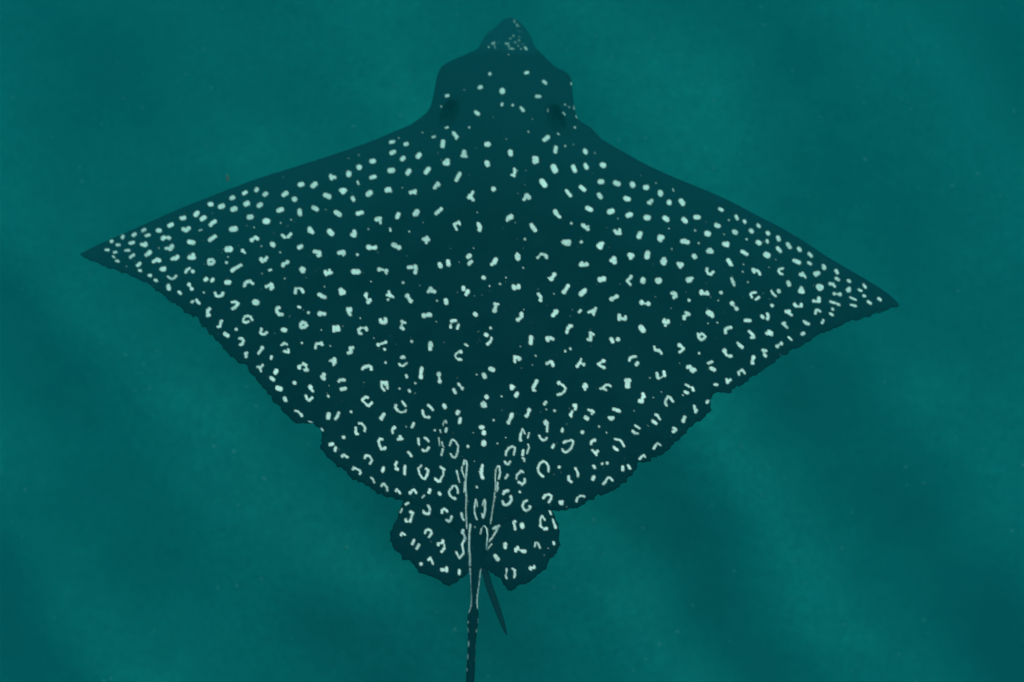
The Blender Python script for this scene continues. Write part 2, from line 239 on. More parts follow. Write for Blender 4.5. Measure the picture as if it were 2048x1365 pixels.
860,500:11 16.5 12 18.5 2.7;20.5 13 21 17 2.5;43.5 8 45 6.5 2.7;44.5 16 47 13.5 2.2;75 11 2.6;74.5 12 73 14.5 2.8;70.5 16.5 2.1;99.5 7 100 9.5 3.2;99.5 5 2;122.5 9 1.8;122.5 9 126.5 5 1.1;127 5 131.5 6 1.8;132.5 7.5 132.5 8.5 2.1;106 20.5 1.1;172 17 2.8;173 15 2;178 16.5 2.8;175 17 2.4;60.5 31.5 61.5 32 2.3;141.5 28 2.6;138 33 2.9;138 33 141 29 2;135 32 1.3;86.3 31.7 1;79.7 38.8 1.3;67.7 41.3 .9;33.5 14 .6;31.2 48.5 .6;193.5 34 197.5 33 3.2;1 44 2 47 2.4;5 47.5 2.4;-2 48 0 45 1.8;38 43 38 45 2.4;43 46.5 41 51 2;43 47.5 42.5 48.5 2.6;95 41.5 96 44 2.4;101 41 101 43 2.3;96 43.5 101 42.5 2.2;157 41 2.4;152.5 48 2.8;157 41 153 47.5 2.1;171.5 50.5 175.5 47 2.9;176.5 45.5 2;172 50 3;123.5 50.5 2.1;123.5 50.5 126 54 125.5 57.5 2;125.8 57.5 2.3;18 57.5 18.5 60.5 2.6;8 58 1.1;73.5 61.5 77.5 62 1.7;75 63 74 67 2;73.5 69 2.9;140.8 50 .8;51 73 52 74 2.5;106.5 68.2 .7;104 73 104 75.5 2.5;100 79.5 2.5;103.5 77 101 79 1.9;144 70 140 74.5 2.5;142 69.5 1.8;143 71.5 2.6;169.5 71 171.5 69 1.6;188.5 66.5 186 73 1.7;180.5 71 185 70 1.7;185 71 186.5 74 1.5;184 70.5 186 69 2;24.5 81 29 80.5 2;25 82.5 1.3;23.5 85.5 1.3;23.5 88 2.1;32.5 85.5 31 89.5 1.7;7 82 .7;69 89 1.9;63.5 96.5 64.5 97 2.4;70 100.5 1.7;70 101 69 104 1.3;68.5 104.5 65.5 107.5 1.9;157 89 161 86.5 2.1;158.5 86.5 2;157 90 155.5 94 2;156.5 90 158 88 2;115 100 114.5 106 2.6;115 99.5 2.6;133.5 102 134 103 2.3;137 100 140 101.5 2;133.5 100.5 137 100.5 2.4;182 94.5 186 96.5 1.8;183 95 182.5 102 2.2;179.5 102 183 103 1.6;161.5 68 .6;119 101 .6;102.8 110.3 .8;40 107.5 42.5 109 1.5;.5 106 1.5 109 2.3;.5 113 2.1;0 108 0 113 2.2;35 116 2.4;33 116 30 118 28.5 120.5 30 123 31.5 124.5 .9;32.5 124.5 35 125 1.9;159.8 112.7 1.7;153.8 115.5 1.5;120.3 120.5 1.2;116.5 131 .7;96.5 121.5 96.5 127.5 1.8;98 122 102 123 1.8;101 125 102.5 124.5 1.8;98.5 123.5 101 123.5 1.5;133 129.5 137 127.5 1.9;138.5 128 140 131 2.2;140 132 2;172 124 171 128 1;171 128 168 131.5 1.8;167.5 132.5 2.1;171 128.5 174 130.5 1.3;175 130.5 2.1;197.5 126.5 2.5;196 127 192.5 129.5 1.3;191.5 130 193 131.5 1.9;193 132 198 134 1.5;198 134 2
1220,500:1.5 12 5.5 10 2.3;4.5 10 5 14 3;2 12.5 2.2;22.5 6 25 6.5 3;24 8 23.5 9.5 2.2;43 4 42 8 3.2;60 13.5 62 13 3.1;61.5 11 61 15 3;77.5 15.5 82.5 16.5 1.9;78.5 17 81.5 17.5 2.5;80 19.5 2.2;95.5 7 96.5 8 2.8;112 1.5 115.5 2 2.7;113 0 114.5 0 2.4;150.5 2 153 3.5 2.3;153 3.5 155.5 5 2.1;134.5 12 137.5 16.5 2.5;139 17.5 1.5;110.5 21.5 110 24 112 27.5 115 28 117.5 25 1.7;24 30.5 2.2;24 31.5 19.5 35 1.7;20 36 23 39.5 1.7;37.5 34 37.5 36 3.1;54.5 35 56 35 3.5;55 36 3.1;88 33.5 93 32.5 2.2;89 35 91 34.5 2.8;163 22.5 164 25 2.2;165 23 168.5 24 170.5 28 1.7;138.5 33 140 37 2;141 40 1.8;151 25 .9;152 16.8 .9;156.8 36.8 1;7.5 53 2.7;2 56 2.9;7 53.5 3 55.5 2;36 60 3;43.5 61.5 2.8;37 61 43 61.5 1.2;70.5 49.5 74 49.5 2.1;74 50 74.5 53 2.5;73.5 53.5 72.5 54.5 2;72.5 48.5 1.8;104 47.5 104 49.5 2.4;110.5 48.5 111 50 2.2;105 49.5 110 50 1.9;126.4 48.8 2.2;90 57.6 1.9;123 57.8 .8;166 48.5 161.5 49 160 51 161.5 54 1.5;166 56.5 169.5 54 1.6;139 61 2.8;144 67 2.5;140 63 143 66 1;69.8 66.5 .7;10.5 74.5 10.5 79 2.3;13 78 17 79 2;17.5 76 17.5 78.5 1.9;86.5 71.5 90 73.5 2;84.5 76 84.5 78 2.2;88 73.5 85 76 2;112 71.5 115 73 3.2;115 73.5 116.5 75.5 2.2;111 71.5 2.4;62 80 61.5 82 2.3;66 81 66 82.5 2.3;62.5 82 65 83 2;63 86 1.7;35.5 88.5 37.5 91.5 3.4;111.5 83.8 .9;122.2 82.8 1;100 95.5 101 99.5 103.5 102.5 107 101 108.5 99 106 96 1.6;104.5 95.5 1.9;100 95.5 103 97 1.4;1.5 101.5 3 104.5 2.4;9 102 2.7;50.5 110.5 51 113.5 1.6;51.5 114 56 115 1.9;56 114 58.5 118 1.5;79 108.5 2.7;81 110 83.5 112 1.7;83.5 113 79.5 116.5 1.7;101.3 117.8 1.6;29 121.5 26.5 121.5 23 123 22 126 1.7;30 130.5 31.5 129 2.2;112 129 116 127.5 1.8;88.5 133.5 91.5 133 2.2;92 136 97 137 1.8;79 129 .7
1420,600:23.5 31.5 2.1;22 31.5 18.5 33 2;17.5 34 17.5 37.5 2;40 23.5 45.5 23.5 2.1;44.5 36 47 38 1.6;47 38 49.5 41 1.8;47 43 50 42.5 1.8;64.5 38 65.5 38.5 2;67 36 70 38 2.2;70 39.5 2.1;66 38.5 69 39 1.8;83 27 85 26.5 1.9;84 28 85.5 29.5 1.9;87.5 31.5 1.7;107 24.5 109 26 1.7;109 26.5 112 27.5 2;129 23.5 127.5 26.5 1.6;105 39 106.5 38 2.1;89.5 42.5 92.5 45.5 1.4;31.5 49 33 50.5 1.5;33.5 51.5 36.5 54 2.2;76.5 53 2.4;81 49.5 81.5 50 2;77 52.5 80.5 50 1.2;16.5 58 2.8;17 60 19 63 1.5;19 63 22 64.5 1.6;22.5 64 24 64 2;60 57.5 63.5 58 1.8;61.5 59 62 62 1.3;62 62.5 63 64 1.9;49.5 65.5 2.5;49 66 48 71 1.9;48 72 49 72 2;1.5 78 4.5 79.5 2.5;32.5 82.5 33 85 1.6;33 82 36 80 1.1;36.5 79.5 39.5 83.5 1.6;19 90.5 19.5 93.5 1.8;20 93 23.5 91 1.6;20 94 1.9;5.5 96.5 8 96.5 1.7
340,620:83.5 13.5 86 14.5 89 13.5 1.6;83.5 11 85.5 7.5 89 7 92 8 1.5;92 8.5 93.5 11.5 1.7;83.5 11.5 83.5 13 1.5;58 13 57.5 16 1.8;57.5 16 57 19 1.6;54.5 19.5 57 19 1.6;58.5 12.8 2;75.3 22.3 1.9;62.5 27.5 65.5 29.5 2.5;79 32.5 82 32.5 83.5 35 82.5 38.5 80 40 1.7;85.5 50 87.5 49 1.7;86.5 51 86.5 53.5 1.9;99.5 65 103 65 1.6;105.5 63 103 66 1.6;103 67 103.5 70 1.5;102 66 2;121 69.5 120 71.5 2.7;115 77.5 117.5 79.5 2.3;147 64.5 147 66 2.2;152 61.5 154.5 63 2;155 64 155 67 .9;153.5 68.5 156.5 68.5 2;148 63.5 151 62.5 .7;122.5 89 125.5 90 3;130.5 101 131.5 103 2.4;141.7 83.1 2.5;159.5 87.5 160 89 2.5;161.5 91.5 162.5 92.5 1.7;154.5 98 155.5 101 1.7;157.5 103 158.5 103 1.8;159 102.5 162 100 1.6;156 101.5 158 103 1.2;175 73.5 174 77.5 2.5;173 76.5 175.5 78.5 2.2;192 81.5 1.8;193 80 196 80 1.7;197 79.5 198.5 80 1.9;195 90.5 199.5 89.5 2.2;180.2 98.4 1.8;142.5 115 145.5 115.5 1.4;145.5 116 149 119 1;149 119 150 120.5 1.8;158 127 162 128.5 .8;180.5 119 180 122.5 2.7;192 117.5 190.5 121 1.9;190 122 188.5 124 1.8
600,740:93 14 93 18 1.7;94 14.5 98.5 14.5 2;99 15 99.5 21 1.6;93 20 96 23.5 1.6;97 15 97 17.5 1.5;121 6.5 121.5 8.5 1.7;138.5 -1.5 138 2 2.3;137.5 7.5 137.5 8.5 2.7;138 1 137.5 6 1.9;158 5 3;158.8 12.5 159 13.5 2.3;158 7 159 12 1.2;201 5.5 1;131.2 15.2 1.3;113.1 21.4 1.4;124 23.2 125 24.8 1.6;130.8 26.8 .7;180.5 16 182 18 1.7;182 18 184 20.5 1.1;185 20.5 184.5 22 1.6;175 23 176.5 26 2.1;77 31.5 74.5 31 71 34 71.5 35.5 1.7;72 36 76 39.5 1;76 40 78.5 41 80 39.5 81.5 37.5 1.6;116.5 36.5 120 41 1.5;109 40.5 108.5 43 111 46.5 1.8;111 46.5 115 48.5 120 47.5 120.5 46 1.2;95.5 50.5 93 55 2.1;91.5 55 93 56.5 1.7;93 54 2.3;58 47.8 1.8;146 40.5 148 42 151 45.5 1.7;139.5 46.5 140 50 141.5 53 1.6;141.5 53.5 146 54.5 1.3;146.5 54 2.1;164 40.5 165 42.5 2.4;179 49.5 180 48 2.5;182.5 55.5 181.5 60 2;67 61 70 61 73 64 74 66.5 73.5 69.5 1.5;63.5 66 63.5 71 1.6;64 73 65.5 73 1.7;129.5 61 127.5 65 1.7;120.7 64.8 .8;107.5 65 108 66 1.7;106.5 66 105 69 1.7;105 69 105.5 72 1.3;114 76 115 78.5 2;111.5 79 116 78.5 1.7;49.5 76.8 2.2;34.5 85 36.5 84.5 2.3;33.5 85.5 38 84 1.5;40.5 88.5 40 92 1.7;24 67 25.5 69 1.4;165.5 58 166.5 60 1.3;164 59 162.5 63 .6;166.5 67 166 70 1.6;159.5 68.5 160 71 .7;153.3 68.8 1.5;93.5 79 91 78.5 89.5 81 90.5 86 92.5 90 1.6;92.5 90 96 90 97 88.5 1.8;134.5 78.5 135 83 1.6;135 83 135.5 85 1.1;142 77.5 144 78.5 146 81 1.5;139.5 91 141 92.5 144 92 146.5 88.5 1.5;158 77 158.5 85 .6;158.5 85 159 87 .4;161.5 82.5 162 85 1.2;162 85 163.5 88 .7;162.5 90.5 161 97 1.3;170.5 86 172 81 174 79.5 177 81.5 180 87 179.5 92 178 98 176 100 173 99 171.5 95.5 1.2;191 87.2 1.9;197 71.8 .7;198.5 104 .6;123.5 94 126.5 98 1.7;48 98.5 50 97 1.9;52 98.5 54 99.5 1.7;73.5 100.5 75 97.5 1.6;75 97.5 79 98 82 103 79.5 107 1.5;60 113.5 61 111 1.4;61.5 111.5 67 114 1.3;68 114.5 69 117 68 118.5 1.4;95 112 94 115 2.1;110 105.5 108.5 108 1.7;109.5 113 111 113 1.9;109 109 109 112 1.2;119.5 109.5 119.5 112 1.6;119 112 119 118.5 1.7;138 109 134.5 112.5 136 118.5 139 123 142 124.5 1.3;142 124 144.5 120 146 114 143.5 112.5 1.5;146 115.5 1.6;160 111 164 113.5 1.6;163 114 163 120 1.2;163 120 159.5 125 1.2;154 124 157 127 159.5 126.5 1.7;178.5 115.5 179 118 1.4;179 118 181.5 127.5 .8;187 104 186 108 1;187 103 189.5 104 190 110 189 120 188 130 188 137 .8;184.5 110 184 114 187 122 .7;81 123 82.5 124 1.4;83 125 84.5 128 1.4
900,740:38.5 5.5 39.5 8 2.6;46 -1 49 0 2.8;41.5 31 2.9;37.5 39.5 39 39.5 3;38 38 2.6;37.5 40.5 39.5 41 2.6;58.7 30.3 1.1;49.7 57.4 1.4;63.5 77.2 .8;54 84 1;70 18.5 70.5 21 2.4;70 19 72.5 19.5 1.8;75 29.5 76.5 27 2.4;98.5 13 2.4;98.5 13.5 95.5 18.5 2.1;94.5 20 95 23 2;95 23 97 24 1.3;124 15 2.5;124 15 129 18 131.5 21 130 25 126 28 1.4;122.5 28.5 126 27.5 1.6;153.5 17 155 18.5 2.4;152.5 19 155 19 2.3;153.5 22 1.8;182.5 18.5 180 17 177 17.5 173 21 1.5;171 21.5 176 21 1.4;175 22 178 23 1.3;200.5 12 204 12 2.5;201 19 203 19 2.4;202 14 202 18 3;107.5 39 109 37 1.9;109.5 45 1;118.8 46.5 1.7;90 46 2.5;89.5 47 88.5 51 1.8;87 52.5 2.3;70.5 51 69.5 54 2.4;69 55 67 59 1.9;66.5 60 2.4;141 40.5 143 40.5 2;143 42 142.5 45 1.7;139 47.5 137.5 51 1.6;136.5 51 138 53 1.5;157.5 45.5 161 47 1.5;161 46.5 163 48 2;161.5 50 1.7;154.5 54.5 156 55.5 2.6;186 45 188 45 1.9;190 46 192.5 47 2.2;181 54.5 185.5 54.5 1.8;182.5 56 184 56 2;108 60 108.5 61 2.2;109 58 111 60 1.4;111 61 110.5 66 1.4;110.5 66 110.5 70 1.5;101.5 75 103 78 106 80.5 109 79.5 110 77.5 1.4;102 75.5 1.6;128 67.5 127.5 70 1.8;150.5 71 2.4;169.5 64.5 1.4;178.2 71.5 .9;35 65.5 37 65.5 2.5;38.5 71 38.5 72.5 2.6;38.5 83 38.5 84.5 3.1;82.5 67.5 80.5 73 1.2;80.5 73 80 79 1.6;79.5 80.5 81 80.5 1.2;83 68 85.5 73 .7;90 72 88.5 77.5 .8;129.5 83 131.5 81.5 1.6;132 81.5 137 80.5 1;137 80 140 81 140 84 138 89 134 93 131 94 128.5 92.5 128 90.5 1.4;118 85.5 116.5 88.5 1.7;165 79.5 163 80 161 82 160.5 84.5 1.6;164.5 80.5 2;162 91.5 165 94.5 1.4;168 92.5 165 94.5 1.8;166 94 166.5 97 1.6;187.5 79 193 80 195 81.5 1.3;195 81.5 198 87 1.4;186.5 88 188 90 190.5 91 1.7;89 85 90 88.5 87.5 95 .8;83.5 92 82.5 97 1.6;82.5 100.5 84.5 101.5 84.5 104 1.2;63.5 97 64 93 67 89 71 87 1.4;71 87.5 74 88.5 73.5 93 72.5 96.5 1.1;62.5 104.5 63.5 106.5 1.5;64 107 66.5 107.5 68.5 104.5 1.4;105.5 121 103.5 119.5 100.5 116 100 112 102 107 106 104 109.5 105.5 112 110 112 115.5 1.4;105.5 121 1.8;124.3 110.7 1.9;37 108.5 36.5 112 1.6;36 113 35.5 118 2;33.5 116 1;35.5 118 37 123 2.1;143 112.5 1.9;143.5 113 145.5 118 1.1;145.5 118 145.5 121 1.6;135 121.5 135 125 1.8;135.5 125.5 138 127.5 1.7;65.5 119.5 63 123.5 1.4;52 136 51.5 125 52 114 54.5 109.5 56 109.5 .6;56 110 57 118 55.5 124 1;54 128 54 136 .8;83 116.5 80.5 115 1.5;80 116 76 120 75.5 124 1.2;85 124.5 85 128 1.5;78 128 82 130 85 128 1.6;82 131 1.2;163.5 109.5 164.5 111.5 1.8;173.1 107 1.7;178.8 106.2 2;163.5 122 162.5 124.5 2.2;174.5 130 177 127 1.6;177 126.5 180 122.5 182 122.5 1;182 123 185 126 1.5;196.5 110.5 196.5 114 2
1160,740:55 109 57 112.5 1.6;87.5 4 88.5 9 1.9;89.5 9.5 1.9;95.5 2.5 96 6.5 2.1;92 9 95 7 .8;127 0 130 0 2.7;128.5 2 1.9;79.5 9.5 .8;83.5 31.5 .7;92.7 25.2 .7;61.7 46.5 .8;77 63.5 .7;71.5 27.5 73 30.5 2.1;68 35.5 70.5 36 2.5;71.5 31 70 35 1.9;120.5 17 124 19 1.5;128 20.5 129 23.5 1.8;125.5 19.5 127 20.5 .8;119.5 25 122.5 26.5 1.9;117 29 .9;100 30.5 103 32 105.5 36 1.7;99.5 31 97.5 35 97 38 98.5 40.5 1.5;145.5 35.5 144.5 37.5 1.8;130 41 131 46 1.6;132.5 46 131.5 48 1.8;86 51 88 51.5 1.7;88 52 91 56.5 1.4;83 58.5 86.5 61 2;119 54 117.5 57.5 2.1;117.5 58.5 2.4;63 63.5 67.5 66.5 1.5;60 70 62.5 72 1.8;62.5 72 66 72.5 1.3;106.5 66.5 109 68 1.8;106 70.5 109 68.5 1.8;84 89.5 86 86 1.6;86 86 88 83.5 89 84 91.5 86 1.2;68 101.5 70 99 1.6;70 99 72.5 97 74 99 1.1
720,960:24.5 7 26 5 28 5 1.5;28 6 30.5 8 31 12 1.4;41 13 42 11 1.7;43.5 12.5 45.5 15.5 1.6;57 15 58 14 2;59.5 12 61.5 11.5 1.5;62.5 12.5 64 15 1.4;79.5 11.5 78.5 14.5 2;90 15 91 16.5 2;73 18 71 20 .9;104 10 105.5 7 109 7 111 11 111.5 15 1.3;102.5 11 101 14 102.5 18 105.5 20.5 1.3;105.5 20.5 108.5 21.5 1.7;133 8.2 1.6;52 28 55 26 1.5;48 33 46 37 1;57.5 36.5 60 38 2;59.5 39 58 45 1.4;57 47 2;58 45 57 47 1.7;52 45 52.5 47.5 1.5;53 47.5 55 47.5 .8;77.5 29.5 79.5 33.5 78.5 38.5 1.6;78 39 75 38.5 72.5 37 1.6;72 35 1.2;93 37.5 93.5 35 96 33 98.5 35 99 36 1.6;98.5 46 101 47.5 103 46 104 42 1.7;101 47 2;115.5 38.5 116 42 1.6;116 42 118 46 1.1;130.5 54 .8;120 0 121 20 120.5 35 121 45 121.5 55 .6;119 3 118.5 14 .5;132 22.5 130.5 28 130 35 131 40 133 45 .8;132.5 23 133.5 30 .6;142 23 142.5 28 142 37 140.5 42 1;141 23.5 139.5 29 .7;139 39 140 43 1;154 0 154 10 152.5 22 150.5 36 148.5 50 .5;157 4 155.5 8 .8;157 9 155.5 13 .8;154 19 152.5 25 .4;125.5 51 124.5 60 124 75 125 90 124.8 97 1;125 101 125 110 125.5 120 126 136 .9;137 61 138.5 56 141.5 52.5 144.5 56 145 68 143.5 75 144.5 79.5 149.5 73.5 .8;158 52.5 152 55.5 1.7;157 53 155 57 1.6;155 58 151 65 146.5 70 .9;138 102 137 115 134.5 127 134 136 .8;74 60.5 75 57.5 78 56.5 81 58.5 81.5 61 78.5 65 1.5;46.5 63 47.5 61 1.3;48.5 61 51 62.5 1.3;61.5 69 59.5 73 1.8;67 73.5 64.5 78.5 1.6;89 72.5 89 74 1.8;94.5 69 94 72 1.7;90 72.5 93 71.5 1.3;96 74 96 78 1;96 78 92.5 82 1.6;117 57.5 116.5 60.5 2;118 62 119 64.5 1;119.5 66 118.5 69 1.7;118 70 116 74 1.3;116.5 75 118 83 1.2;117.5 84 113 89 109.5 82.5 1.4;78 91 80 89 1.7;80.5 89.5 83 95.5 1.4;69.5 95.8 2.1;93 102.5 95 102.5 2.2;98.5 100.5 98.5 103.5 2.1;95 102.5 98 102.5 1.6;113 103 113 107 1.8
920,960:49.5 16 50.5 13.5 54.5 12.5 1.8;58 19 58.5 23 56 27 52 29 49.5 28 48.5 24.5 1.6;57.5 19.5 1.8;68 13.8 1.5;76 23.5 72.5 25.5 71 30 73 34 75.5 35.5 1.5;75.5 35 79 33.5 80 31 1.4;79.5 30.5 1.9;95 20.5 97 18 1.7;97.5 17.5 101 16.5 104 18 103.5 22 101 25.5 1.4;114 25.5 116 25.5 2.3;114.5 27 116 27 2;141.5 19 138 18 1.4;137 18 134 20.5 .8;133.5 21 132.5 24.5 1.5;121.5 31 .7;61.5 47.5 63 47.5 1.5;61.5 50 62.5 54 1.4;60.5 49.5 1.3;62.7 56 1.7;70.5 51 71 53.5 2.6;96.5 45.5 93.5 41 91.5 45 91.5 50 92 53.5 94 54.5 1.2;96 56 98.5 55.5 1.8;91 52.5 1.5;102 35.5 103.5 39 1.3;105.5 45 107.5 51 1;108 51.5 108.5 54.5 1.6;51.5 73 51.3 77 2.2;65.5 77 66 78.5 2;63.5 79 63.5 81 1.9;65 79 2;71 81 74 81.5 2.1;67.5 80 71 80.5 .9;85 76 86 72 1.2;86 71.5 89 72 91 77.5 1.2;106.5 71 107 73 1.6;40 86.5 43 90.5 2.4;100.5 77.8 .7;95.7 86 .7;80 100 80.5 101.5 1.9;84.5 98.5 84.5 100 1.6;81 100.5 84 99.5 1.4;53 101.5 53 104 1.2;53 104 52.5 108 .6;52 109 52.8 112 1;60 101.5 62.5 103 1.5;62 103 62.5 108 61.5 111 1.4
820,1125:68.5 20 69 33 69.3 45 68.8 50 66.5 57 .8;80.5 10 79 25 77 38 76.5 46 77.5 53 .8;66 67 65.7 69 .5;65.5 75 66 79 .6;66.7 90.5 66 95 .8;65.7 105 65.3 110 .5;64.7 121 64.5 123 .5;77.8 65 77.5 69 .4;76.2 76 76 80 .5;75 94 75 99 .3;74.3 108 74.2 112 .3
"""
HEAD_R = [(1180, 254)] + tile(820, 20, [(1920,1260),(1880,1180),(1850,960),(1840,790),(1780,700),(1660,660),(1560,560),(1440,450),(1410,400),(1370,280),(1280,170),(1200,95),(1130,85),(1050,120),(1000,180),(920,240),(850,300),(800,390),(780,440),(700,480),(560,540),(380,620),(330,690),(300,780),(270,960),(230,1120),(150,1210),(0,1310)])
LEAD_L = tile(440, 260, [(1900,55),(1750,120),(1500,210),(1250,295),(1000,375),(750,455),(500,530),(250,620),(0,715)]) + tile(140, 400, [(1300,80),(1100,165),(800,300),(500,430),(300,520),(180,580),(105,620)])
TRAIL_L = tile(140, 400, [(150,650),(200,665),(250,690),(400,760),(600,825),(800,920),(950,1000),(1100,1110),(1250,1215)]) + tile(340, 620, [(255,100),(320,90),(345,160),(450,270),(560,380),(660,490),(770,590),(830,620),(880,620),(900,690),(960,770),(1030,870),(1130,960),(1220,1080),(1330,1190),(1420,1295),(1570,1285)]) + tile(600, 740, [(150,605),(235,690),(240,760),(235,880),(290,970),(380,1060),(480,1130),(530,1180),(600,1240),(700,1290),(780,1340)]) + tile(720, 960, [(130,110),(200,155),(310,200),(370,180),(400,220),(500,240)])
TAIL = tile(720, 960, [(700,330),(950,480),(1120,620),(1200,720),(1225,800),(1235,970)]) + tile(820, 1125, [(668,100),(685,200),(692,400),(686,500),(655,590),(652,700),(660,900),(650,1100),(640,1240),(638,1365)]) + [(930,1450),(925,1600),(921,1780),(926,1780),(934,1600),(944,1450)] + tile(820, 1125, [(732,1365),(740,1200),(745,1050),(750,900),(765,780),(782,650),(780,580),(772,500),(775,400),(800,200),(812,80)]) + tile(920, 960, [(260,950),(300,800),(370,640),(500,500),(700,400),(930,345)])
TRAIL_R = tile(920, 960, [(1060,345),(1200,345),(1300,330),(1400,285),(1450,255),(1520,230),(1560,175),(1640,170),(1800,90)]) + tile(1160, 740, [(500,1290),(550,1220),(610,1190),(625,1150),(655,1060),(730,1060),(780,1050),(850,985),(920,975),(1030,880),(1130,790),(1230,700),(1245,650),(1290,635),(1390,560),(1490,480),(1490,350),(1500,300),(1560,255),(1630,265),(1715,270),(1740,215),(1820,200)]) + tile(1420, 600, [(430,910),(600,800),(800,660),(950,565),(1050,520),(1180,430),(1300,375),(1500,290),(1600,250),(1800,195)]) + tile(1520, 400, [(1300,1290),(1450,1250),(1560,1225)])
LEAD_R = tile(1520, 400, [(1585,1200),(1560,1160),(1450,1060),(1250,930),(1000,785),(750,640),(500,470),(250,320),(0,195)]) + tile(1160, 260, [(1750,830),(1500,715),(1250,615),(1000,510),(750,395),(500,255),(250,110)])
PELVIC_L = tile(720, 960, [(500,230),(450,350),(400,480),(345,590),(340,640),(350,700),(390,790),(460,860),(490,920),(550,910),(620,960),(640,1010),(690,1070),(760,1080),(870,1130),(960,1180),(1015,1215),(1100,1170),(1130,1130),(1190,1100),(1235,1045),(1290,980),(1330,800),(1300,500),(1200,250),(900,100),(650,100)])
PELVIC_R = tile(920, 960, [(1030,300),(1070,380),(1110,500),(1133,600),(1137,680),(1130,760),(1100,830),(1000,930),(970,1020),(860,1110),(750,1185),(690,1195),(630,1240),(590,1270),(550,1260),(500,1200),(470,1130),(400,1090),(330,1040),(250,1000),(200,960),(180,800),(220,500),(300,300),(500,100),(850,100)])

def ragged(pts, amp, seed, step=2.6):
    """resample an edge and give it the small tatters of a worn fin margin"""
    out = []
    P = np.array(pts)
    for a, b in zip(P[:-1], P[1:]):
        L = np.hypot(*(b - a)); n = max(1, int(L / step))
        nrm = np.array([-(b - a)[1], (b - a)[0]]) / max(L, 1e-6)
        for k in range(n):
            p = a + (b - a) * k / n
            j = amp * float(vnoise(np.array([p[0] * .16]), np.array([p[1] * .16]), seed)[0]) \
                + 1.0 * amp * float(vnoise(np.array([p[0] * .33]), np.array([p[1] * .33]), seed + 1)[0])
            out.append(tuple(p + nrm * j))
    out.append(tuple(P[-1]))
    return out

def chaikin(pts, n=1):
    P = np.array(pts)
    for _ in range(n):
        Q = [P[0]]
        for a, b in zip(P[:-1], P[1:]):
            Q += [a * .75 + b * .25, a * .25 + b * .75]
        Q.append(P[-1]); P = np.array(Q)
    return [tuple(p) for p in P]

BODY = chaikin(HEAD_R, 2) + chaikin(LEAD_L, 1) + ragged(TRAIL_L, 2.4, 11) + chaikin(TAIL, 1) + ragged(TRAIL_R, 2.4, 17) + chaikin(LEAD_R, 1)

def parse_marks(txt):
    segs = []
    for line in txt.strip().splitlines():
        org, rest = line.split(':')
        x0, y0 = map(float, org.split(','))
        for st in rest.split(';'):
            v = [float(t) for t in st.split()]
            r = v[-1] * 10 / S
            if len(v) > 4 and r < 2: r += 0.35                  # hair-thin lines
            p = [(x0 + v[i] * 10 / S, y0 + v[i + 1] * 10 / S) for i in range(0, len(v) - 1, 2)]
            if len(p) == 1: p = p * 2
            for a, b in zip(p[:-1], p[1:]): segs.append((a[0], a[1], b[0], b[1], r))
    return np.array(segs)
SEGS = parse_marks(MARKS)
# hundreds of hardly visible pale flecks between the marks
_r = np.random.default_rng(12)
_f = np.stack([_r.uniform(260, 1700, 520), _r.uniform(250, 1100, 520)], -1)
_f = np.concatenate([_f, _f + _r.normal(0, 1.2, _f.shape), (0.35 + 0.6 * _r.random((520, 1)) ** 2)], 1)
SEGS = np.concatenate([SEGS, _f])

def pigment(U, V):
    """0 on dark skin .. 1 in a pale mark, for arrays of plan coordinates on a regular lattice or loose points"""
    out = np.zeros(U.shape, dtype=np.float32)
    # bucket the points so each mark only touches its neighbourhood
    cell = 24.0
    cu, cv = (U // cell).astype(int), (V // cell).astype(int)
    key = cu * 1000 + cv
    order = np.argsort(key, kind='stable'); ks = key[order]
    wob = 0.55 * vnoise(U * 0.55, V * 0.55, 71) + 0.35 * vnoise(U * 1.2, V * 1.2, 72)
    for x1, y1, x2, y2, r in SEGS:
        m = r + 3
        for a in range(int((min(x1, x2) - m) // cell), int((max(x1, x2) + m) // cell) + 1):
            for b in range(int((min(y1, y2) - m) // cell), int((max(y1, y2) + m) // cell) + 1):
                k = a * 1000 + b
                i0, i1 = np.searchsorted(ks, k), np.searchsorted(ks, k + 1)
                if i0 == i1: continue
                ix = order[i0:i1]
                dx, dy = x2 - x1, y2 - y1
                L2 = dx * dx + dy * dy
                t = np.clip(((U[ix] - x1) * dx + (V[ix] - y1) * dy) / L2, 0, 1) if L2 > 0 else 0
                d = np.hypot(U[ix] - x1 - t * dx, V[ix] - y1 - t * dy) + wob[ix]
                s = 1 - sstep(r - 1.95, r + 0.75, d)
                if r < 1.0: s = s * 0.38 * r
                elif r < 1.6: s = s * (0.74 + 0.18 * r)
                out[ix] = np.maximum(out[ix], s)
    # each mark has its own whiteness
    return out * (0.86 + 0.14 * vnoise(U / 31, V / 31, 91) + 0.08 * vnoise(U / 7, V / 7, 92))

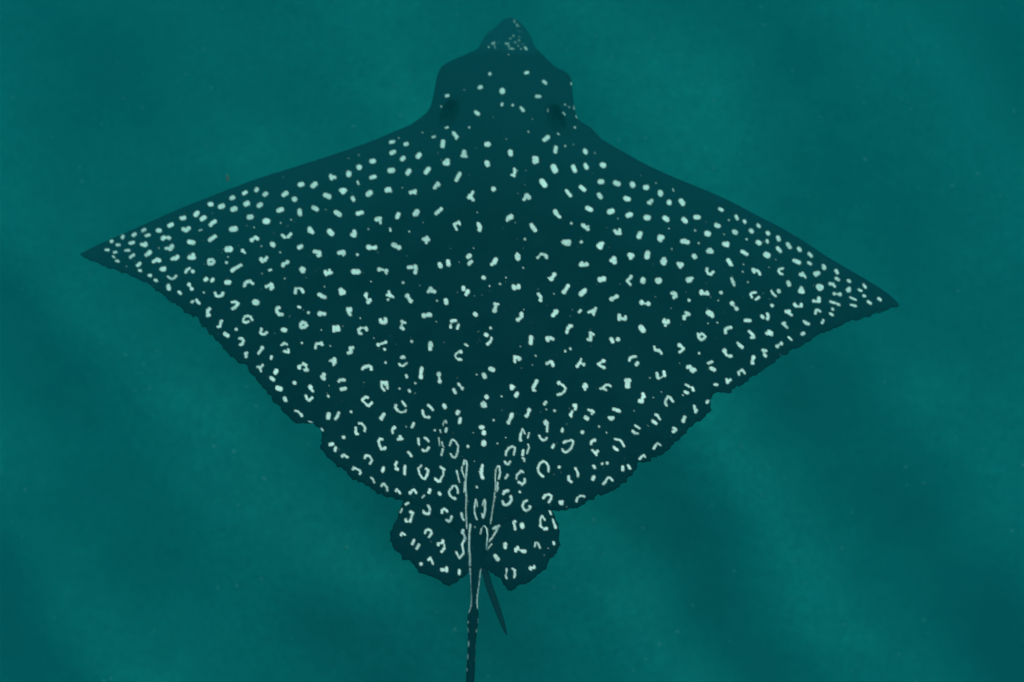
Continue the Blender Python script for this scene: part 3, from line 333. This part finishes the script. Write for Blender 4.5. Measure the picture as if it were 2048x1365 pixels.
def poly_dist(P, U, V, chunk=20000):
    """signed distance (inside > 0) to the closed outline P and nearest outline point"""
    P = np.asarray(P, dtype=np.float64)
    A, B = P, np.roll(P, -1, 0)
    D = B - A; L2 = np.maximum((D ** 2).sum(1), 1e-9)
    sd, nx, ny = np.empty(len(U)), np.empty(len(U)), np.empty(len(U))
    for c in range(0, len(U), chunk):
        u, v = U[c:c + chunk, None], V[c:c + chunk, None]
        t = np.clip(((u - A[:, 0]) * D[:, 0] + (v - A[:, 1]) * D[:, 1]) / L2, 0, 1)
        qx, qy = A[:, 0] + t * D[:, 0], A[:, 1] + t * D[:, 1]
        d2 = (u - qx) ** 2 + (v - qy) ** 2
        k = d2.argmin(1); r = np.arange(len(k))
        cr = ((A[:, 1] > v) != (B[:, 1] > v)) & (u < (B[:, 0] - A[:, 0]) * (v - A[:, 1]) / np.where(B[:, 1] == A[:, 1], 1e-9, B[:, 1] - A[:, 1]) + A[:, 0])
        ins = cr.sum(1) % 2 == 1
        d = np.sqrt(d2[r, k])
        sd[c:c + chunk] = np.where(ins, d, -d)
        nx[c:c + chunk], ny[c:c + chunk] = qx[r, k], qy[r, k]
    return sd, nx, ny

def depth0(U, V):
    """distance below the camera of the animal's mid surface: it swims nose down, tail up"""
    y = np.array([-400, 0, 40, 100, 250, 400, 550, 700, 850, 1000, 1200, 1500, 1800])
    z = np.array([2.75, 2.46, 2.41, 2.32, 2.09, 1.88, 1.70, 1.56, 1.45, 1.37, 1.30, 1.24, 1.20])
    f = 0
    for k in (-60, -30, 0, 30, 60): f = f + np.interp(V + k, y, z) / 5
    xc = 985
    span = np.abs(U - xc) / 800.0
    f = f + 0.16 * span ** 2.2                                    # wing tips droop
    f = f + 0.28 * (1 - sstep(50, 118, V))                        # the bill-like snout hangs lower than the brow
    return f

def place(U, V, Z):
    k = TAN / 1024.0
    return np.stack([(U - 1024) * k * Z, -(V - 682.5) * k * Z, CAM_Z - Z], -1)

def hull(U, V, d):
    """half thickness above / below the mid surface (metres)"""
    tail = sstep(1060, 1140, V)
    R = 26 * (1 - tail) + 9.5 * tail
    T = 0.010 * (1 - tail) + 0.0085 * tail
    q = np.clip(d / R, 0, 1)
    edge = T * np.sqrt(np.clip(1 - (1 - q) ** 2, 0, 1))
    xc = np.interp(V, [60, 250, 600, 1000, 1200], [1012, 1008, 990, 962, 950])
    w = np.interp(V, [60, 200, 320, 500, 750, 1000, 1150], [75, 120, 150, 175, 140, 70, 30])
    a = np.interp(V, [60, 110, 220, 420, 650, 850, 1000, 1150], [0.03, 0.085, 0.115, 0.115, 0.085, 0.045, 0.022, 0.0])
    g = a * np.exp(-np.abs((U - xc) / w) ** 2.3) * (1 - np.exp(-d / 38.0))
    # shoulder muscle along the wings
    sh = 0.030 * np.exp(-((V - (330 + 0.32 * np.abs(U - xc))) / 170.0) ** 2) * np.clip(1 - np.abs(U - xc) / 800, 0, 1) * (1 - np.exp(-d / 55.0)) * (1 - tail)
    up = edge + g + sh
    # low ridge of the backbone, and the two slit-like spiracles behind the eyes
    up += 0.004 * np.exp(-((U - xc) / 26) ** 2) * sstep(260, 420, V) * (1 - tail) * (1 - np.exp(-d / 30))
    for sx, sy, ang, dep in ((897, 228, 0.35, 0.075), (1113, 238, -0.35, 0.075)):
        cu, su = math.cos(ang), math.sin(ang)
        p, q2 = (U - sx) * cu + (V - sy) * su, -(U - sx) * su + (V - sy) * cu
        up -= dep * np.exp(-(np.abs(p / 12) ** 3 + np.abs(q2 / 23) ** 3)) * np.clip(d / 12, 0, 1)
    # radiating folds of the fin towards the tattered margin
    up += 0.0011 * vnoise(U * 0.045 + V * 0.03, V * 0.012, 51) * np.clip(d / 40, 0, 1) * (1 - tail)
    dn = edge * 0.9 + 0.55 * g + 0.4 * sh
    return up, dn

def skin_sheet(name, poly, parent, mats, step, dz=0.0, hullf=hull):
    P = np.array(poly)
    x0, y0 = P.min(0) - 2 * step; x1, y1 = P.max(0) + 2 * step
    us, vs = np.arange(x0, x1, step), np.arange(y0, y1, step)
    nu, nv = len(us), len(vs)
    # coarse signed distance first, exact near the margin
    cs = 10.0
    cus, cvs = np.arange(x0, x1 + cs, cs), np.arange(y0, y1 + cs, cs)
    CU, CV = np.meshgrid(cus, cvs)
    cd_, _, _ = poly_dist(P, CU.ravel(), CV.ravel())
    cd_ = cd_.reshape(CU.shape)
    U, V = np.meshgrid(us, vs)
    fu, fv = (U - x0) / cs, (V - y0) / cs
    iu, iv = np.minimum(fu.astype(int), len(cus) - 2), np.minimum(fv.astype(int), len(cvs) - 2)
    fu, fv = fu - iu, fv - iv
    d = ((cd_[iv, iu] * (1 - fu) + cd_[iv, iu + 1] * fu) * (1 - fv) + (cd_[iv + 1, iu] * (1 - fu) + cd_[iv + 1, iu + 1] * fu) * fv)
    near = np.abs(d) < 18
    sd, nx, ny = poly_dist(P, U[near], V[near])
    d[near] = sd
    ins = d > 0
    cellm = ins[:-1, :-1] | ins[:-1, 1:] | ins[1:, :-1] | ins[1:, 1:]
    used = np.zeros_like(ins)
    for a, b in ((0, 0), (0, 1), (1, 0), (1, 1)):
        used[a:nv - 1 + a, b:nu - 1 + b] |= cellm
    NX, NY = np.zeros_like(U), np.zeros_like(V)
    NX[near], NY[near] = nx, ny
    rim = used & (d <= 0.35 * step)
    U = np.where(rim, NX, U); V = np.where(rim, NY, V); d = np.where(rim, 0, d)
    ids = np.full(U.shape, -1); ids[used] = np.arange(used.sum())
    uu, vv, dd = U[used], V[used], np.maximum(d[used], 0)
    rimv = rim[used]
    up, dn = hullf(uu, vv, dd)
    z = depth0(uu, vv) + dz
    up = np.where(rimv, 0, up); dn = np.where(rimv, 0, dn)
    pig = pigment(uu, vv)
    top = place(uu, vv, z - up)
    bot = place(uu, vv, z + dn)
    low = np.where(rimv, np.arange(len(uu)), 0)
    inner = np.where(~rimv)[0]
    low[inner] = len(uu) + np.arange(len(inner))
    q = np.stack([ids[:-1, :-1], ids[1:, :-1], ids[1:, 1:], ids[:-1, 1:]], -1)[cellm]
    qb = low[q][:, ::-1]
    verts = np.concatenate([top, bot[inner]])
    att = np.concatenate([pig, np.zeros(len(inner))])
    # skin made paler towards the head and the fore edge of the wings; the spiracle lips are black
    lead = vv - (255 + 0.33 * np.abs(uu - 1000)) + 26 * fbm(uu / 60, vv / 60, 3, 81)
    tone = 1 - sstep(-90, 220, lead) + 1.1 * (1 - sstep(85, 115, vv))  # last term paints water haze into the snout's colour
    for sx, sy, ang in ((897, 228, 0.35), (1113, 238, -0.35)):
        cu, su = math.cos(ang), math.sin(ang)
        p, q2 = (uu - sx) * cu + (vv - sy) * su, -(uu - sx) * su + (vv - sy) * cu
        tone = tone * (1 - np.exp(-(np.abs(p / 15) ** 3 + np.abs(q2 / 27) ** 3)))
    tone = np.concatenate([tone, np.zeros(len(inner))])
    faces = np.concatenate([q, qb])
    dq = dd[q].mean(1)
    mi = np.concatenate([np.zeros(len(q)), (dq > 13).astype(float)])      # the white belly stops short of a dark margin
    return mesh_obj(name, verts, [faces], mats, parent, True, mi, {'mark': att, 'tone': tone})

def skin_material():
    m, nt, b = mat('spotted_skin')
    at = N(nt, 'ShaderNodeAttribute', attribute_name='mark')
    tc = N(nt, 'ShaderNodeTexCoord')
    n1 = N(nt, 'ShaderNodeTexNoise', Scale=9.0, Detail=5.0, Roughness=0.6)
    n2 = N(nt, 'ShaderNodeTexNoise', Scale=150.0, Detail=3.0, Roughness=0.7)
    for k in (n1, n2): nt.links.new(tc.outputs['Object'], k.inputs['Vector'])
    r1 = N(nt, 'ShaderNodeValToRGB')
    r1.color_ramp.elements[0].position, r1.color_ramp.elements[1].position = 0.32, 0.72
    r1.color_ramp.elements[0].color = (0.0010, 0.0065, 0.0095, 1)
    r1.color_ramp.elements[1].color = (0.0025, 0.0120, 0.0160, 1)
    nt.links.new(n1.outputs['Fac'], r1.inputs['Fac'])
    r2 = N(nt, 'ShaderNodeValToRGB')
    r2.color_ramp.elements[0].position, r2.color_ramp.elements[1].position = 0.3, 0.62
    r2.color_ramp.elements[0].color = (0.68, 0.67, 0.59, 1)
    r2.color_ramp.elements[1].color = (0.95, 0.94, 0.84, 1)
    nt.links.new(n2.outputs['Fac'], r2.inputs['Fac'])
    mx = N(nt, 'ShaderNodeMix', data_type='RGBA')
    nt.links.new(at.outputs['Fac'], mx.inputs[0])
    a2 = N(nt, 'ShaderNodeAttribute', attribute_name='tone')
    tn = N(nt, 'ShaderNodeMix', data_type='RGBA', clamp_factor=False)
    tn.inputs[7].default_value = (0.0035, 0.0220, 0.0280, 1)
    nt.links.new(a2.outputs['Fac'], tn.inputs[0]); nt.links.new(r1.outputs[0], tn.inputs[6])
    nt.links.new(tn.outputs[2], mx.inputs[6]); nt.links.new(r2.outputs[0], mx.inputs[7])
    nt.links.new(mx.outputs[2], b.inputs['Base Color'])
    b.inputs['Roughness'].default_value = 0.55
    b.inputs['Specular IOR Level'].default_value = 0.01
    b.inputs['Specular Tint'].default_value = (0.2, 0.9, 1.0, 1)
    bp = N(nt, 'ShaderNodeBump', Strength=0.15, Distance=0.002)
    nt.links.new(n2.outputs['Fac'], bp.inputs['Height'])
    nt.links.new(bp.outputs[0], b.inputs['Normal'])
    m2, nt2, b2 = mat('white_belly')
    n3 = N(nt2, 'ShaderNodeTexNoise', Scale=12.0, Detail=4.0)
    r3 = N(nt2, 'ShaderNodeValToRGB')
    r3.color_ramp.elements[0].color = (0.55, 0.55, 0.53, 1)
    r3.color_ramp.elements[1].color = (0.78, 0.78, 0.75, 1)
    nt2.links.new(n3.outputs['Fac'], r3.inputs['Fac']); nt2.links.new(r3.outputs[0], b2.inputs['Base Color'])
    b2.inputs['Roughness'].default_value = 0.5
    return m, m2

def at(u, v, dz=0.0):
    a, b = np.array([float(u)]), np.array([float(v)])
    return place(a, b, depth0(a, b) + dz)[0]

def tube(name, pts, radii, mats, parent, sides=10, flat=1.0):
    """a tapered rod through 3-D points; flat squashes it vertically"""
    P = [Vector(p) for p in pts]
    vs, fs = [], []
    for i, p in enumerate(P):
        t = (P[min(i + 1, len(P) - 1)] - P[max(i - 1, 0)]).normalized()
        s = t.cross(Vector((0, 0, 1))).normalized(); n = s.cross(t).normalized()
        for k in range(sides):
            a = 2 * math.pi * k / sides
            vs.append(tuple(p + s * math.cos(a) * radii[i] + n * math.sin(a) * radii[i] * flat))
    for i in range(len(P) - 1):
        for k in range(sides):
            a, b = i * sides + k, i * sides + (k + 1) % sides
            fs.append((a, b, b + sides, a + sides))
    c0, c1 = len(vs), len(vs) + 1
    vs += [tuple(P[0]), tuple(P[-1])]
    tri = [(c0, (k + 1) % sides, k) for k in range(sides)]
    off = (len(P) - 1) * sides
    tri += [(c1, off + k, off + (k + 1) % sides) for k in range(sides)]
    return mesh_obj(name, np.array(vs), [np.array(fs), np.array(tri)], mats, parent)

def build_ray():
    skin, belly = skin_material()
    root = bpy.data.objects.new('eagle_ray', None)
    col.objects.link(root)
    tag(root, 'large dark spotted eagle ray with white spots and rings swimming over the sandy bed', 'eagle ray')
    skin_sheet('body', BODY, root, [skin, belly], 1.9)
    def fin_hull(U, V, d):
        e = 0.007 * np.sqrt(np.clip(1 - (1 - np.clip(d / 22, 0, 1)) ** 2, 0, 1))
        return e + 0.0008 * vnoise(U * .05, V * .05, 61) * np.clip(d / 20, 0, 1), e
    for p, s in ((PELVIC_L, 23), (PELVIC_R, 29)):
        k = len(p)
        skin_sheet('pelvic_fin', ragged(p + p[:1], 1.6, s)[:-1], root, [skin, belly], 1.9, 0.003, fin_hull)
    # small dorsal fin standing on the tail root, leaning back
    prof = [(961, 1069, .004), (962.5, 1062, .010), (965, 1056, .016), (969, 1052, .022), (973, 1058, .027), (975, 1070, .028), (974, 1082, .025), (973, 1092, .018), (973, 1100, .008)]
    vs, fs = [], []
    for (u, v, h) in prof:
        for du, hh in ((-3.2, -0.006), (-0.9, h), (0.9, h), (3.2, -0.006)):
            vs.append(tuple(at(u + du, v, -0.008 - hh)))
    n = len(prof)
    quads = [(4 * i + k, 4 * i + k + 4, 4 * i + k + 5, 4 * i + k + 1) for i in range(n - 1) for k in range(3)]
    quads += [(0, 1, 2, 3), (4 * n - 1, 4 * n - 2, 4 * n - 3, 4 * n - 4)]
    mesh_obj('dorsal_fin', np.array(vs), [np.array(quads)], [skin], root, False, None, {'mark': np.tile([0, .8, .8, 0], n)})
    # the long venomous spine lying back under the tail
    m, nt, b = mat('horny_spine')
    n1 = N(nt, 'ShaderNodeTexNoise', Scale=60.0, Detail=4.0)
    r1 = N(nt, 'ShaderNodeValToRGB')
    r1.color_ramp.elements[0].color = (0.016, 0.018, 0.016, 1)
    r1.color_ramp.elements[1].color = (0.030, 0.032, 0.028, 1)
    nt.links.new(n1.outputs['Fac'], r1.inputs['Fac']); nt.links.new(r1.outputs[0], b.inputs['Base Color'])
    b.inputs['Roughness'].default_value = 0.5
    cen = [(962, 1120, 5.0), (972, 1150, 6.2), (979, 1175, 6.4), (989, 1202, 6.3), (999, 1230, 5.5), (1007, 1252, 4.0), (1011, 1264, 2.6), (1014, 1271, 0.7)]
    k = TAN / 1024 * 1.62
    tube('tail_spine', [at(u, v, 0.05 + 0.0011 * (v - 1120)) for u, v, r in cen], [r * k for u, v, r in cen], [m], root, 10, 0.45)
    # eyes: dark glossy domes on the sides of the head
    me_, nte, be = mat('dark_eye')
    be.inputs['Base Color'].default_value = (0.006, 0.007, 0.008, 1)
    be.inputs['Roughness'].default_value = 0.6
    be.inputs['Specular IOR Level'].default_value = 0.1
    for (u, v) in ((885, 152), (1134, 162)):
        c = at(u, v, 0.012)
        vs, fs = [], []
        nl, na = 7, 14
        for i in range(nl + 1):
            th = math.pi * i / nl
            for j in range(na):
                a = 2 * math.pi * j / na
                vs.append((c[0] + .012 * math.sin(th) * math.cos(a), c[1] + .018 * math.sin(th) * math.sin(a), c[2] + .012 * math.cos(th)))
        for i in range(nl):
            for j in range(na):
                fs.append((i * na + j, (i + 1) * na + j, (i + 1) * na + (j + 1) % na, i * na + (j + 1) % na))
        mesh_obj('eye', np.array(vs), [np.array(fs)], [me_], root)

def build_fleck():
    """a scrap of brown weed drifting in the water by the left wing"""
    m, nt, b = mat('brown_weed')
    b.inputs['Base Color'].default_value = (0.16, 0.12, 0.06, 1)
    b.inputs['Roughness'].default_value = 0.8
    c = at(454.5, 357, 0.05)
    rng = np.random.default_rng(3)
    pts = [(c[0] + x, c[1] + y, c[2] + z) for x, y, z in ((-.001, .011, .004), (.002, .005, .001), (.0, 0, 0), (.003, -.005, -.002), (.001, -.010, .002))]
    o = tube('weed_scrap', pts, [.0008, .0030, .0042, .0032, .001], [m], None, 7, 0.5)
    tag(o, 'tiny brown scrap of weed drifting just ahead of the left wing', 'weed scrap')

build_ray()
build_fleck()
